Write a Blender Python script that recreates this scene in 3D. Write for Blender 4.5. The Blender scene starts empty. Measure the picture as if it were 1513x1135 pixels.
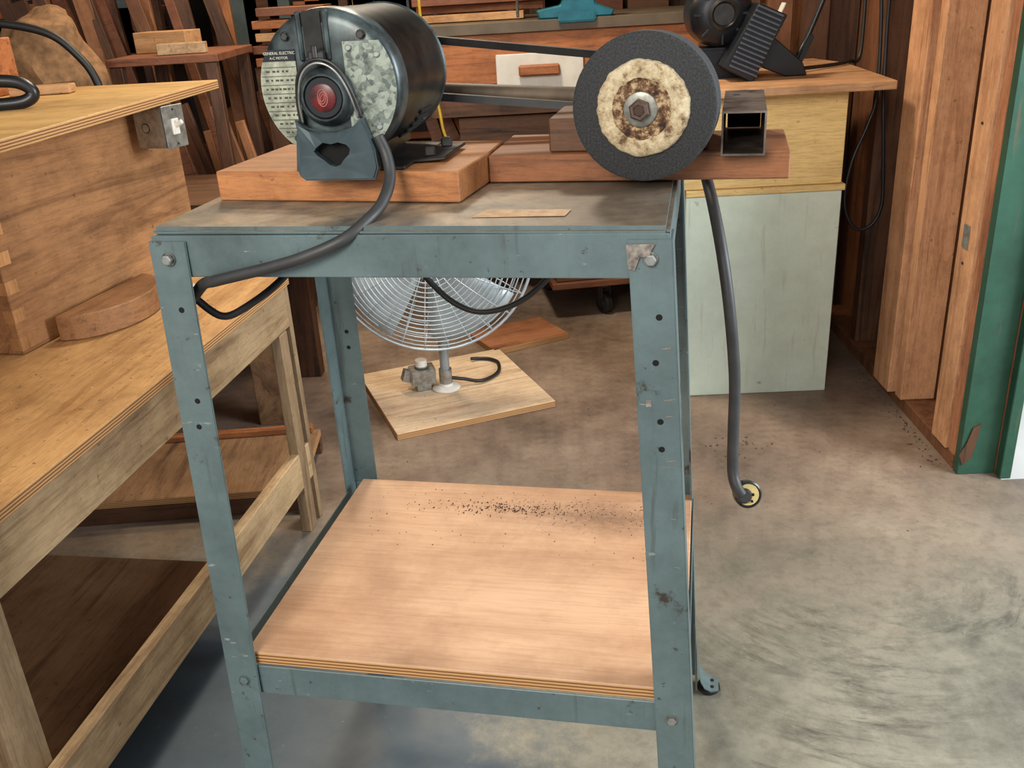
import bpy, bmesh, math, random, mathutils
from mathutils import Vector, Matrix, Euler
random.seed(4)
scene=bpy.context.scene
def srgb(r,g,b):
    def f(c):
        c/=255.0
        return c/12.92 if c<=0.04045 else ((c+0.055)/1.055)**2.4
    return (f(r),f(g),f(b),1)
# ---------------------------------------------------------------- materials
def newmat(name):
    m=bpy.data.materials.new(name);m.use_nodes=True
    nt=m.node_tree;bs=nt.nodes['Principled BSDF']
    return m,nt,bs
def ramp(nt,stops):
    r=nt.nodes.new('ShaderNodeValToRGB');e=r.color_ramp.elements
    e[0].position,e[0].color=stops[0];e[1].position,e[1].color=stops[-1]
    for p,c in stops[1:-1]:
        n=e.new(p);n.color=c
    return r
def coords(nt,scale=(1,1,1),world=False,rot=(0,0,0)):
    mp=nt.nodes.new('ShaderNodeMapping');mp.inputs['Scale'].default_value=scale;mp.inputs['Rotation'].default_value=rot
    if world:
        g=nt.nodes.new('ShaderNodeNewGeometry');nt.links.new(g.outputs['Position'],mp.inputs['Vector'])
    else:
        g=nt.nodes.new('ShaderNodeTexCoord');nt.links.new(g.outputs['Object'],mp.inputs['Vector'])
    return mp
def noise(nt,vec,scale,detail=5,rough=.55,dist=0):
    n=nt.nodes.new('ShaderNodeTexNoise');n.inputs['Scale'].default_value=scale;n.inputs['Detail'].default_value=detail
    n.inputs['Roughness'].default_value=rough;n.inputs['Distortion'].default_value=dist
    nt.links.new(vec.outputs[0],n.inputs['Vector']);return n
def math_(nt,op,a,b=None):
    n=nt.nodes.new('ShaderNodeMath');n.operation=op
    for i,x in enumerate((a,b)):
        if x is None: continue
        if isinstance(x,(int,float)): n.inputs[i].default_value=x
        else: nt.links.new(x,n.inputs[i])
    return n.outputs[0]
def maprange(nt,v,a,b,c=0,d=1):
    q=nt.nodes.new('ShaderNodeMapRange');q.inputs[1].default_value=a;q.inputs[2].default_value=b;q.inputs[3].default_value=c;q.inputs[4].default_value=d
    nt.links.new(v,q.inputs[0]);return q.outputs[0]
def mixc(nt,fac,a,b,mode='MIX'):
    m=nt.nodes.new('ShaderNodeMix');m.data_type='RGBA';m.blend_type=mode
    if isinstance(fac,(int,float)): m.inputs[0].default_value=fac
    else: nt.links.new(fac,m.inputs[0])
    for i,x in ((6,a),(7,b)):
        if isinstance(x,tuple): m.inputs[i].default_value=x
        else: nt.links.new(x,m.inputs[i])
    return m.outputs[2]
def bump(nt,bs,h,st=.2,d=.002):
    b=nt.nodes.new('ShaderNodeBump');b.inputs['Strength'].default_value=st;b.inputs['Distance'].default_value=d
    nt.links.new(h,b.inputs['Height']);nt.links.new(b.outputs[0],bs.inputs['Normal'])
def plain(name,col,rough=.5,metal=0,var=.25,scale=20,col2=None,bst=.1):
    m,nt,bs=newmat(name);c=coords(nt);n=noise(nt,c,scale)
    dk=col2 if col2 else tuple(x*(1-var) for x in col[:3])+(1,)
    r=ramp(nt,[(.35,dk),(.65,col)]);nt.links.new(n.outputs[0],r.inputs[0])
    nt.links.new(r.outputs[0],bs.inputs['Base Color'])
    bs.inputs['Roughness'].default_value=rough;bs.inputs['Metallic'].default_value=metal
    bump(nt,bs,n.outputs[0],bst);return m
def wood(name,c1,c2,axis='x',s=1.0,rough=.6,grain=.6,stain=.6):
    m,nt,bs=newmat(name)
    k={'x':(1.0,13,13),'y':(13,1.0,13),'z':(13,13,1.0)}[axis]
    oi=nt.nodes.new('ShaderNodeObjectInfo')
    def rc(sc):
        mp=coords(nt,sc);a=nt.nodes.new('ShaderNodeVectorMath');a.operation='ADD'
        ml=nt.nodes.new('ShaderNodeVectorMath');ml.operation='SCALE';ml.inputs[0].default_value=(31,17,23);nt.links.new(oi.outputs['Random'],ml.inputs['Scale'])
        nt.links.new(mp.outputs[0],a.inputs[0]);nt.links.new(ml.outputs[0],a.inputs[1]);return a
    c=rc(tuple(q*s for q in k));n=noise(nt,c,2.0,9,.68,1.2)
    c2_=rc(tuple(q*s*8 for q in k));n2=noise(nt,c2_,3,6,.75)
    r=ramp(nt,[(.30,c2),(.5,c1),(.72,tuple(min(1,x*1.12) for x in c1[:3])+(1,))])
    nt.links.new(n.outputs[0],r.inputs[0])
    r2=ramp(nt,[(.38,(.62,.56,.50,1)),(.54,(1,1,1,1))]);nt.links.new(n2.outputs[0],r2.inputs[0])
    out=mixc(nt,grain,r.outputs[0],r2.outputs[0],'MULTIPLY')
    c3=rc((1,1,1));n3=noise(nt,c3,5.5,10,.75)
    r3=ramp(nt,[(.36,(.48,.42,.36,1)),(.56,(1,1,1,1))]);nt.links.new(n3.outputs[0],r3.inputs[0])
    out=mixc(nt,stain,out,r3.outputs[0],'MULTIPLY')
    n4=noise(nt,c3,55,5,.6);r4=ramp(nt,[(.30,(.35,.26,.2,1)),(.35,(1,1,1,1))]);nt.links.new(n4.outputs[0],r4.inputs[0])
    out=mixc(nt,.6,out,r4.outputs[0],'MULTIPLY')
    hv=nt.nodes.new('ShaderNodeHueSaturation');nt.links.new(out,hv.inputs['Color'])
    nt.links.new(maprange(nt,oi.outputs['Random'],0,1,.84,1.08),hv.inputs['Value'])
    nt.links.new(hv.outputs[0],bs.inputs['Base Color']);bs.inputs['Roughness'].default_value=rough
    bump(nt,bs,n2.outputs[0],.15,.001);return m
def paint(name,col,wear,edge=.62,rough=.42,scale=9,metal=.1,chip=None,mottle=.55,streak=.4):
    m,nt,bs=newmat(name);c=coords(nt,(1,1,1),world=True);n=noise(nt,c,scale,9,.72)
    r=ramp(nt,[(edge,(0,0,0,1)),(edge+.05,(1,1,1,1))]);nt.links.new(n.outputs[0],r.inputs[0])
    n2=noise(nt,c,5.0,10,.74);r2=ramp(nt,[(.32,tuple(x*mottle for x in col[:3])+(1,)),(.6,col)]);nt.links.new(n2.outputs[0],r2.inputs[0])
    out=mixc(nt,r.outputs[0],r2.outputs[0],wear)
    c4=coords(nt,(60,60,4),world=True);n4=noise(nt,c4,1.2,3)
    r4=ramp(nt,[(.62,(0,0,0,1)),(.72,(1,1,1,1))]);nt.links.new(n4.outputs[0],r4.inputs[0])
    out=mixc(nt,math_(nt,'MULTIPLY',r4.outputs[0],streak),out,wear)
    if chip:
        c5=coords(nt,(22,22,90),world=True,rot=(0,.25,0));n5=noise(nt,c5,1.0,7,.75)
        r5=ramp(nt,[(.65,(0,0,0,1)),(.675,(1,1,1,1))]);nt.links.new(n5.outputs[0],r5.inputs[0])
        out=mixc(nt,math_(nt,'MULTIPLY',r5.outputs[0],.8),out,chip)
        n7=noise(nt,c,60,4,.6);r7=ramp(nt,[(.30,(1,1,1,1)),(.33,(0,0,0,1))]);nt.links.new(n7.outputs[0],r7.inputs[0])
        out=mixc(nt,math_(nt,'MULTIPLY',r7.outputs[0],.7),out,wear)
    nt.links.new(out,bs.inputs['Base Color']);bs.inputs['Roughness'].default_value=rough;bs.inputs['Metallic'].default_value=metal
    bump(nt,bs,n.outputs[0],.08,.001);return m

BLUE=paint('stand_grey_blue_paint',srgb(103,120,120),srgb(64,54,46),.60,.42,chip=srgb(160,164,156))
def ply_edge(name,c1,c2):
    m,nt,bs=newmat(name);c=coords(nt,(1,1,1));w=nt.nodes.new('ShaderNodeTexWave');w.bands_direction='Z'
    w.inputs['Scale'].default_value=60;w.inputs['Distortion'].default_value=.6;nt.links.new(c.outputs[0],w.inputs['Vector'])
    r=ramp(nt,[(.3,c2),(.6,c1)]);nt.links.new(w.outputs[0],r.inputs[0]);nt.links.new(r.outputs[0],bs.inputs['Base Color'])
    bs.inputs['Roughness'].default_value=.7;return m
PLYE=ply_edge('plywood_edge',srgb(204,156,102),srgb(130,84,46))
PINE=wood('pine_board',srgb(206,158,108),srgb(162,110,66),'x')
PINEZ=wood('pine_board_z',srgb(176,120,80),srgb(118,72,44),'z')
ORANGE=wood('fir_orange_x',srgb(184,114,66),srgb(126,70,38),'x',1.2)
DARKW=wood('old_dark_wood_z',srgb(98,64,42),srgb(42,26,17),'z')
DARKWX=wood('old_dark_wood_x',srgb(108,72,46),srgb(50,30,20),'x')
GREYW=wood('weathered_wood_y',srgb(188,158,118),srgb(138,104,70),'y')
GREYWZ=wood('weathered_wood_z',srgb(164,136,102),srgb(108,82,56),'z')
PANEL=wood('box_panel_wood_y',srgb(176,126,80),srgb(128,86,50),'y',.8)
REDW=wood('redwood_board_x',srgb(132,80,52),srgb(80,46,28),'x',1.3)
PLANKW=wood('plank_brown_x',srgb(152,96,58),srgb(98,58,34),'x',1.3)
STEEL=plain('zinc_steel',srgb(172,172,166),.38,.7,.4,60)
DSTEEL=plain('dark_steel',srgb(74,72,70),.42,.7,.4,40)
BLACK=plain('black_rubber',srgb(28,28,29),.5,0,.3,30)
BLACKP=plain('black_plastic',srgb(24,25,28),.35,0,.2,20)
HOLE=plain('hole_black',srgb(12,11,10),.9,0,.1,10)
WHITE=plain('white_paint',srgb(228,222,210),.5,0,.18,14)
CORD=plain('grey_cord_rubber',srgb(58,57,56),.5,0,.35,30)

# ---------------------------------------------------------------- mesh helpers
def empty(name,loc=(0,0,0),rz=0):
    e=bpy.data.objects.new(name,None);scene.collection.objects.link(e)
    e.location=loc;e.rotation_euler=(0,0,math.radians(rz));e.empty_display_size=.05;return e
def finish(name,bm,mat,parent=None,loc=(0,0,0),rot=(0,0,0),smooth=False):
    me=bpy.data.meshes.new(name);bmesh.ops.recalc_face_normals(bm,faces=bm.faces);bm.to_mesh(me);bm.free()
    ob=bpy.data.objects.new(name,me);scene.collection.objects.link(ob)
    for mm in (mat if isinstance(mat,(list,tuple)) else [mat]): me.materials.append(mm)
    ob.location=loc;ob.rotation_euler=tuple(math.radians(a) for a in rot)
    if parent: ob.parent=parent
    if smooth:
        for p in me.polygons: p.use_smooth=True
        try: me.set_sharp_from_angle(angle=math.radians(38))
        except Exception: pass
    return ob
def addbox(bm,size,loc=(0,0,0),rot=(0,0,0),mi=0):
    M=Matrix.Translation(loc)@Euler([math.radians(a) for a in rot]).to_matrix().to_4x4()@Matrix.Diagonal((*size,1))
    r=bmesh.ops.create_cube(bm,size=1,matrix=M)
    for v in r['verts']:
        for f in v.link_faces: f.material_index=mi
    return r
def box(name,size,loc,mat,parent=None,rot=(0,0,0),bev=.002,seg=1):
    bm=bmesh.new();bmesh.ops.create_cube(bm,size=1,matrix=Matrix.Diagonal((*size,1)))
    if bev: bmesh.ops.bevel(bm,geom=bm.edges[:],offset=min(bev,min(size)*.4),segments=seg,affect='EDGES')
    return finish(name,bm,mat,parent,loc,rot)
def bx(name,x0,x1,y0,y1,z0,z1,mat,parent=None,bev=.002,rot=(0,0,0)):
    return box(name,(x1-x0,y1-y0,z1-z0),((x0+x1)/2,(y0+y1)/2,(z0+z1)/2),mat,parent,rot,bev)
def board(name,x0,x1,y0,y1,z0,z1,mat,parent=None,rot=(0,0,0),edge=None,bev=.0015):
    ob=box(name,(x1-x0,y1-y0,z1-z0),((x0+x1)/2,(y0+y1)/2,(z0+z1)/2),mat,parent,rot,bev)
    ob.data.materials.append(edge or PLYE)
    for p in ob.data.polygons:
        if abs(p.normal.z)<.5: p.material_index=1
    return ob
AX={'x':Matrix.Rotation(math.radians(90),4,'Y'),'y':Matrix.Rotation(math.radians(90),4,'X'),'z':Matrix.Identity(4)}
def lathe(name,prof,mat,parent=None,loc=(0,0,0),axis='z',seg=48,rot=(0,0,0),mats=None,smooth=True):
    bm=bmesh.new();rings=[]
    for p in prof:
        r,h=p[0],p[1]
        if r<1e-6: rings.append([bm.verts.new((0,0,h))])
        else: rings.append([bm.verts.new((r*math.cos(2*math.pi*i/seg),r*math.sin(2*math.pi*i/seg),h)) for i in range(seg)])
    for k in range(len(rings)-1):
        a,b=rings[k],rings[k+1];mi=prof[k+1][2] if len(prof[k+1])>2 else 0
        for i in range(seg):
            j=(i+1)%seg
            vs=[a[i%len(a)],a[j%len(a)],b[j%len(b)],b[i%len(b)]]
            u=[]
            for v in vs:
                if v not in u: u.append(v)
            if len(u)>=3:
                f=bm.faces.new(u);f.material_index=mi
    bmesh.ops.transform(bm,matrix=AX[axis],verts=bm.verts)
    return finish(name,bm,mats or mat,parent,loc,rot,smooth)
def cyl(name,r,h,loc,mat,parent=None,axis='z',seg=32,rot=(0,0,0),ch=.001):
    ch=min(ch,r*.3,h*.3)
    return lathe(name,[(0,-h/2),(r-ch,-h/2),(r,-h/2+ch),(r,h/2-ch),(r-ch,h/2),(0,h/2)],mat,parent,loc,axis,seg,rot)
def smoothpath(pts,n=8,closed=False):
    P=[Vector(p) for p in pts];out=[];N=len(P)
    rng=range(N) if closed else range(N-1)
    for i in rng:
        p1,p2=P[i],P[(i+1)%N]
        p0=P[i-1] if (i>0 or closed) else p1;p3=P[(i+2)%N] if (i+2<N or closed) else p2
        for k in range(n):
            t=k/n
            out.append(.5*((2*p1)+(-p0+p2)*t+(2*p0-5*p1+4*p2-p3)*t*t+(-p0+3*p1-3*p2+p3)*t**3))
    if not closed: out.append(P[-1])
    return out
def addtube(bm,path,r,seg=8,closed=False,mi=0):
    path=[Vector(p) for p in path];N=len(path);rings=[];prev=None
    for i,p in enumerate(path):
        if closed: t=path[(i+1)%N]-path[i-1]
        else: t=path[min(i+1,N-1)]-path[max(i-1,0)]
        t.normalize()
        if prev is None:
            up=Vector((0,0,1)) if abs(t.z)<.9 else Vector((1,0,0));n=t.cross(up).normalized()
        else:
            n=prev-t*prev.dot(t)
            n.normalize()
        prev=n;b=t.cross(n)
        rings.append([bm.verts.new(p+(n*math.cos(2*math.pi*k/seg)+b*math.sin(2*math.pi*k/seg))*r) for k in range(seg)])
    M=N if closed else N-1
    for i in range(M):
        a,b_=rings[i],rings[(i+1)%N]
        for k in range(seg):
            f=bm.faces.new([a[k],a[(k+1)%seg],b_[(k+1)%seg],b_[k]]);f.material_index=mi;f.smooth=True
    if not closed:
        bm.faces.new(rings[0][::-1]);bm.faces.new(rings[-1])
def tube(name,pts,r,mat,parent=None,seg=12,n=8,closed=False,loc=(0,0,0),smoothp=True):
    bm=bmesh.new();addtube(bm,smoothpath(pts,n,closed) if smoothp else pts,r,seg,closed)
    return finish(name,bm,mat,parent,loc)
def prism(name,poly,h,mat,parent=None,loc=(0,0,0),rot=(0,0,0),axis='z',bev=0):
    bm=bmesh.new()
    vs=[bm.verts.new((p[0],p[1],-h/2)) for p in poly];f=bm.faces.new(vs)
    r=bmesh.ops.extrude_face_region(bm,geom=[f])
    bmesh.ops.translate(bm,vec=(0,0,h),verts=[g for g in r['geom'] if isinstance(g,bmesh.types.BMVert)])
    if bev: bmesh.ops.bevel(bm,geom=bm.edges[:],offset=bev,segments=1,affect='EDGES')
    if axis=='y': bmesh.ops.transform(bm,matrix=AX['y'],verts=bm.verts)
    return finish(name,bm,mat,parent,loc,rot)
def loft(name,prof,top,bot,mat,parent):
    bm=bmesh.new()
    a=[bm.verts.new((top[0]+p[0],top[1]+p[1],top[2])) for p in prof]
    b=[bm.verts.new((bot[0]+p[0],bot[1]+p[1],bot[2])) for p in prof]
    n=len(prof)
    for i in range(n): bm.faces.new([a[i],a[(i+1)%n],b[(i+1)%n],b[i]])
    bm.faces.new(a);bm.faces.new(b[::-1])
    bmesh.ops.bevel(bm,geom=[e for e in bm.edges if abs((e.verts[0].co-e.verts[1].co).z)>.1],offset=.0012,segments=2,affect='EDGES')
    return finish(name,bm,mat,parent)
def hexbolt(name,r,h,loc,parent,axis='y',mat=None):
    lathe(name,[(0,0),(r*1.25,0),(r*1.25,h*.25)],mat or STEEL,parent,loc,axis,20)
    return lathe(name+'_head',[(r,h*.25),(r,h*.9),(r*.8,h),(0,h)],mat or STEEL,parent,loc,axis,6,smooth=False)

# ================================================================ FLOOR / ROOM
m,nt,bs=newmat('concrete_floor')
c=coords(nt,world=True)
n1=noise(nt,c,1.6,12,.72);r1=ramp(nt,[(.34,srgb(88,73,62)),(.5,srgb(128,108,92)),(.66,srgb(156,136,116))]);nt.links.new(n1.outputs[0],r1.inputs[0])
n2=noise(nt,c,26,10,.78);r2=ramp(nt,[(.34,(.56,.53,.51,1)),(.54,(1,1,1,1))]);nt.links.new(n2.outputs[0],r2.inputs[0])
o=mixc(nt,.65,r1.outputs[0],r2.outputs[0],'MULTIPLY')
sx=nt.nodes.new('ShaderNodeSeparateXYZ');nt.links.new(c.outputs[0],sx.inputs[0])
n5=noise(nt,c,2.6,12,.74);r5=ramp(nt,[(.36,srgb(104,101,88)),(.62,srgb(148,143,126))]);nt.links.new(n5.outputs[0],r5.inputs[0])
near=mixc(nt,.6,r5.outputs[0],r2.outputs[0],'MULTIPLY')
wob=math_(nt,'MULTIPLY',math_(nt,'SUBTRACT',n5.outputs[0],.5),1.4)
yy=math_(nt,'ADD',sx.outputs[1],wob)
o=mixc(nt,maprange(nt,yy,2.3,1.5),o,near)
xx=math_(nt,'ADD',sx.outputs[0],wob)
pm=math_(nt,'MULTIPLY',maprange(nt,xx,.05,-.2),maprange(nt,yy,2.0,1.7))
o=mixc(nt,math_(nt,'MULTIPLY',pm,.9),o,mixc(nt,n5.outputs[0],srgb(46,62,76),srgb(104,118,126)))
def swirl(cx,cy,seed):
    dx_=math_(nt,'SUBTRACT',sx.outputs[0],cx);dy_=math_(nt,'SUBTRACT',sx.outputs[1],cy)
    rr_=math_(nt,'SQRT',math_(nt,'ADD',math_(nt,'MULTIPLY',dx_,dx_),math_(nt,'MULTIPLY',dy_,dy_)))
    an=math_(nt,'ARCTAN2',dy_,dx_)
    cb=nt.nodes.new('ShaderNodeCombineXYZ');nt.links.new(math_(nt,'MULTIPLY',rr_,20),cb.inputs[0]);nt.links.new(math_(nt,'MULTIPLY',an,2.2),cb.inputs[1]);cb.inputs[2].default_value=seed
    return rr_,noise(nt,cb,1.4,10,.75,.35)
n4=noise(nt,c,2.8,6,.6)
rr_,n3=swirl(.72,1.86,0)
r3=ramp(nt,[(.46,(0,0,0,1)),(.66,(1,1,1,1))]);nt.links.new(n3.outputs[0],r3.inputs[0])
r4=ramp(nt,[(.40,(0,0,0,1)),(.58,(1,1,1,1))]);nt.links.new(n4.outputs[0],r4.inputs[0])
mk=math_(nt,'MULTIPLY',r3.outputs[0],maprange(nt,sx.outputs[1],1.95,1.6))
mk=math_(nt,'MULTIPLY',mk,maprange(nt,rr_,.10,.30))
mk=math_(nt,'MULTIPLY',mk,maprange(nt,sx.outputs[0],.15,.4))
mk=math_(nt,'MULTIPLY',mk,math_(nt,'ADD',math_(nt,'MULTIPLY',r4.outputs[0],.85),.12))
o=mixc(nt,math_(nt,'MULTIPLY',mk,.85),o,srgb(52,49,43))
n8=noise(nt,c,90,3,.6);r8=ramp(nt,[(.70,(0,0,0,1)),(.74,(1,1,1,1))]);nt.links.new(n8.outputs[0],r8.inputs[0])
o=mixc(nt,math_(nt,'MULTIPLY',r8.outputs[0],.4),o,srgb(190,184,170))
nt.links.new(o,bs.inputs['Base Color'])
rr=ramp(nt,[(.3,(.38,.38,.38,1)),(.7,(.68,.68,.68,1))]);nt.links.new(n1.outputs[0],rr.inputs[0]);nt.links.new(rr.outputs[0],bs.inputs['Roughness'])
bump(nt,bs,n2.outputs[0],.12,.002)
FLOOR=m
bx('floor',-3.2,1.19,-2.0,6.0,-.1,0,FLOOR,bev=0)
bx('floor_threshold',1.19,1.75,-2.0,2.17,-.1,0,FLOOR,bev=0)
EXT=plain('exterior_concrete',srgb(214,214,208),.7,0,.15,4)
bx('exterior_ground',1.22,6.0,-4,7,-.16,-.11,EXT,bev=0)
WALLB=wood('wall_boards',srgb(92,62,42),srgb(38,24,17),'z',.5)
SHEATH=wood('sheathing_boards',srgb(134,88,58),srgb(74,44,28),'z',.7)
bx('wall_right',1.185,1.21,2.2,6.0,0,2.6,SHEATH,bev=0)
bx('wall_back',-3.2,1.19,5.9,6.0,0,2.6,WALLB,bev=0)
bx('wall_left',-3.25,-3.2,.5,6.0,0,2.6,WALLB,bev=0)
bx('ceiling',-3.2,1.21,1.2,6.0,2.6,2.65,WALLB,bev=0)
fr=empty('wall_framing',(0,0,0))
STUD=wood('stud_fir_z',srgb(216,162,120),srgb(168,112,78),'z',1.0)
STUD2=wood('stud_red_z',srgb(190,128,92),srgb(134,82,56),'z',1.0)
bx('sill_plate',1.09,1.183,2.245,3.5,0.0,.04,SHEATH,fr)
bx('stud_1',1.09,1.183,2.235,2.275,.04,2.6,STUD2,fr)
bx('stud_2',1.083,1.183,2.282,2.375,.04,2.6,STUD,fr)
bx('stud_3',1.078,1.18,2.60,2.645,.04,2.6,STUD,fr)
bx('stud_4',1.06,1.15,2.66,2.79,0.041,2.6,STUD,fr)
bx('stud_5',1.10,1.18,3.1,3.15,.04,2.6,DARKW,fr)
for z in (.55,.9,1.2): cyl('nail_head',.004,.003,(1.0815,2.33,z),DSTEEL,fr,'x',10)
GREEN=paint('green_door_paint',srgb(46,86,68),srgb(120,84,60),.66)
gd=empty('door_frame_green',(0,0,0))
bx('jamb_board',1.088,1.185,2.205,2.232,0,2.6,GREEN,gd)
bx('jamb_edge',1.186,1.215,2.172,2.26,0,2.6,GREEN,gd)
prism('rot_patch',[(0,0),(.022,.02),(.028,.06),(.035,.12),(.016,.11),(.006,.07),(-.01,.03)],.004,DARKW,gd,(1.096,2.203,.03),(0,0,0),'y')
box('latch_plate',(.03,.004,.06),(1.081,2.33,.62),STEEL,gd,(0,0,90),.001)
fb=empty('leaning_boards',(0,0,0))
bx('board_a',.62,.72,3.62,3.66,0,2.5,DARKW,fb)
bx('board_b',.74,.84,3.66,3.70,0,2.5,DARKW,fb)
bx('board_c',.86,.95,3.63,3.67,0,2.5,SHEATH,fb)
bx('board_d',.97,1.06,3.55,3.60,0,2.5,DARKW,fb)
bx('board_e',1.065,1.18,3.60,3.64,0,2.5,DARKW,fb)

# ================================================================ TOOL STAND
TX,TY,TZ=-.4384,1.0500,1.0270
st=empty('steel_tool_stand',(TX,TY,TZ),-10)
H=TZ
W0,W1,D=-.012,.583,.478
m,nt,bs=newmat('stand_top_dusty')
c=coords(nt);n=noise(nt,c,6,11,.74);r=ramp(nt,[(.37,srgb(92,94,90)),(.5,srgb(138,120,98)),(.62,srgb(168,142,112))]);nt.links.new(n.outputs[0],r.inputs[0])
n2=noise(nt,c,50,8,.75);r2=ramp(nt,[(.38,(.5,.5,.5,1)),(.56,(1,1,1,1))]);nt.links.new(n2.outputs[0],r2.inputs[0])
g=nt.nodes.new('ShaderNodeSeparateXYZ');nt.links.new(c.outputs[0],g.inputs[0])
o=mixc(nt,.6,r.outputs[0],r2.outputs[0],'MULTIPLY')
gx=math_(nt,'MULTIPLY',maprange(nt,g.outputs[0],.08,.22),maprange(nt,n.outputs[0],.40,.55))
o=mixc(nt,math_(nt,'MULTIPLY',gx,.7),o,srgb(56,52,47))
nt.links.new(o,bs.inputs['Base Color']);bs.inputs['Roughness'].default_value=.52;bs.inputs['Metallic'].default_value=0
bump(nt,bs,n2.outputs[0],.15,.0006)
TOPD=m
ob=box('top_sheet',(W1-W0,D,.012),((W0+W1)/2,D/2,.002),BLUE,st,(0,.25,0),.0055,4)
ob.data.materials.append(TOPD)
for p in ob.data.polygons:
    if p.normal.z>.9: p.material_index=1
bx('apron_front',W0+.001,W1-.001,-.0025,.0005,-.049,-.000,BLUE,st,.001)
bx('apron_back',W0+.001,W1-.001,D-.003,D,-.052,-.002,BLUE,st,.001)
bx('apron_left',W0-.0005,W0+.0025,0,D,-.052,-.002,BLUE,st,.001)
bx('apron_right',W1-.0025,W1+.0005,0,D,-.052,-.002,BLUE,st,.001)
fw,th=.047,.003
ay=.0326
def Lprof(sx,sy):
    return [(0,0),(sx*fw,0),(sx*fw,sy*th),(sx*th,sy*th),(sx*th,sy*fw),(0,sy*fw)]
axl,axr=.012,.054
legs={'leg_front_left':(W0-.002,-.006,1,1,-axl,-ay),'leg_front_right':(W1+.003,-.006,-1,1,axr,-ay),
      'leg_back_left':(W0-.002,D+.004,1,-1,-axl,ay),'leg_back_right':(W1+.003,D+.004,-1,-1,.043,ay)}
for k,(x,y,sx_,sy_,dx,dy) in legs.items():
    loft(k,Lprof(sx_,sy_),(x,y,-.006),(x+dx*H,y+dy*H,-H+.012),BLUE,st)
    fx,fy=x+dx*H,y+dy*H
    bm=bmesh.new();ring=[]
    for o_,z in [(0,.10),(.002,.06),(.006,.034),(.014,.018),(.026,.012),(.040,.012)]:
        wd=.045 if o_<.03 else .034
        c0=.0225
        ring.append([bm.verts.new((fx-sx_*o_,fy+sy_*w,-H+z)) for w in (c0-wd/2,c0+wd/2)]+[bm.verts.new((fx-sx_*o_,fy+sy_*w,-H+z-.003)) for w in (c0+wd/2,c0-wd/2)])
    for a,b in zip(ring[:-1],ring[1:]):
        for i in range(4): bm.faces.new([a[i],a[(i+1)%4],b[(i+1)%4],b[i]])
    bm.faces.new(ring[0]);bm.faces.new(ring[-1][::-1])
    finish(k+'_foot',bm,BLUE,st)
    lathe(k+'_rubber_pad',[(0,0),(.020,0),(.022,.003),(.021,.0088),(0,.0088)],BLACK,st,(fx-sx_*.022,fy+sy_*.0225,-H+.0002),'z',28)
    for q in (.3,.7):
        cyl(k+'_foot_hole',.004,.001,(fx-sx_*.028,fy+sy_*(.045*q),-H+.0125),HOLE,st,'z',16)
def legpt(k,h,inset):
    x,y,sx_,sy_,dx,dy=legs[k];return (x+dx*h+sx_*inset,y+dy*h,-h)
def yb(k,h,i,off=-.0006):
    p=legpt(k,h,i);return (p[0],p[1]+off,p[2])
for k in ('leg_front_left','leg_front_right'):
    hexbolt(k+'_bolt_top',.0064,.008,yb(k,.026,.024),st)
    hexbolt(k+'_bolt_low',.0062,.004,yb(k,.628,.026),st,'y',STEEL if 'right' in k else BLUE)
for h,i in ((.088,.028),(.205,.028),(.240,.024)):
    cyl('leg_hole',.0036,.0012,yb('leg_front_left',h,i,0),HOLE,st,'y',16)
for h,i in ((.090,.018),(.142,.024),(.212,.022),(.246,.022)):
    cyl('leg_hole',.0036,.0012,yb('leg_front_right',h,i,0),HOLE,st,'y',16)
for h in (.09,.12,.3,.33):
    p=legpt('leg_back_left',h,.026);cyl('leg_back_left_hole',.0036,.0012,(p[0],p[1]-.0035,p[2]),HOLE,st,'y',16)
sp=plain('scuffed_metal',srgb(176,166,154),.4,.3,.5,90,srgb(100,88,80))
prism('scuff_label',[(0,0),(.030,.001),(.024,-.012),(.014,-.014),(.009,-.028),(.002,-.026)],.0006,sp,st,(W1-.045,-.0098,-.010),(0,0,0),'y')
for (h,i,w_,hh) in ((.125,.012,.010,.0015),(.185,.010,.014,.0012),(.19,.034,.006,.008),(.205,.012,.008,.001),(.26,.012,.012,.0012),(.268,.015,.016,.0008),(.40,.010,.007,.0010),(.335,.012,.006,.001)):
    p=yb('leg_front_right',h,i,-.0002);box('paint_scratch',(w_,.0006,hh),p,sp,st,(0,random.uniform(-12,12),0),0)
hs=.587
xl=W0-axl*hs;xr=W1+axr*hs;yf=-ay*hs;yk=D+ay*hs
bx('shelf_rail_front',xl+.003,xr-.003,yf-.001,yf+.002,-.655,-.607,BLUE,st,.001)
bx('shelf_rail_back',xl+.003,xr-.003,yk-.002,yk+.001,-.655,-.607,BLUE,st,.001)
bx('shelf_rail_left',xl-.0005,xl+.0025,yf,yk,-.655,-.607,BLUE,st,.001)
bx('shelf_rail_right',xr-.0025,xr+.0005,yf,yk,-.655,-.607,BLUE,st,.001)
m,nt,bs=newmat('shelf_plywood')
c=coords(nt,(1.0,6,6));n=noise(nt,c,1.6,9,.65,.6);r=ramp(nt,[(.3,srgb(186,140,106)),(.55,srgb(208,164,128)),(.8,srgb(216,176,142))]);nt.links.new(n.outputs[0],r.inputs[0])
c2=coords(nt);n2=noise(nt,c2,4.2,11,.74);r2=ramp(nt,[(.36,(.66,.58,.51,1)),(.56,(1,1,1,1))]);nt.links.new(n2.outputs[0],r2.inputs[0])
o=mixc(nt,.7,r.outputs[0],r2.outputs[0],'MULTIPLY')
cg=coords(nt,(4,90,90));ng=noise(nt,cg,2,5,.7);rg=ramp(nt,[(.40,(.80,.75,.70,1)),(.52,(1,1,1,1))]);nt.links.new(ng.outputs[0],rg.inputs[0])
o=mixc(nt,.5,o,rg.outputs[0],'MULTIPLY')
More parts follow.
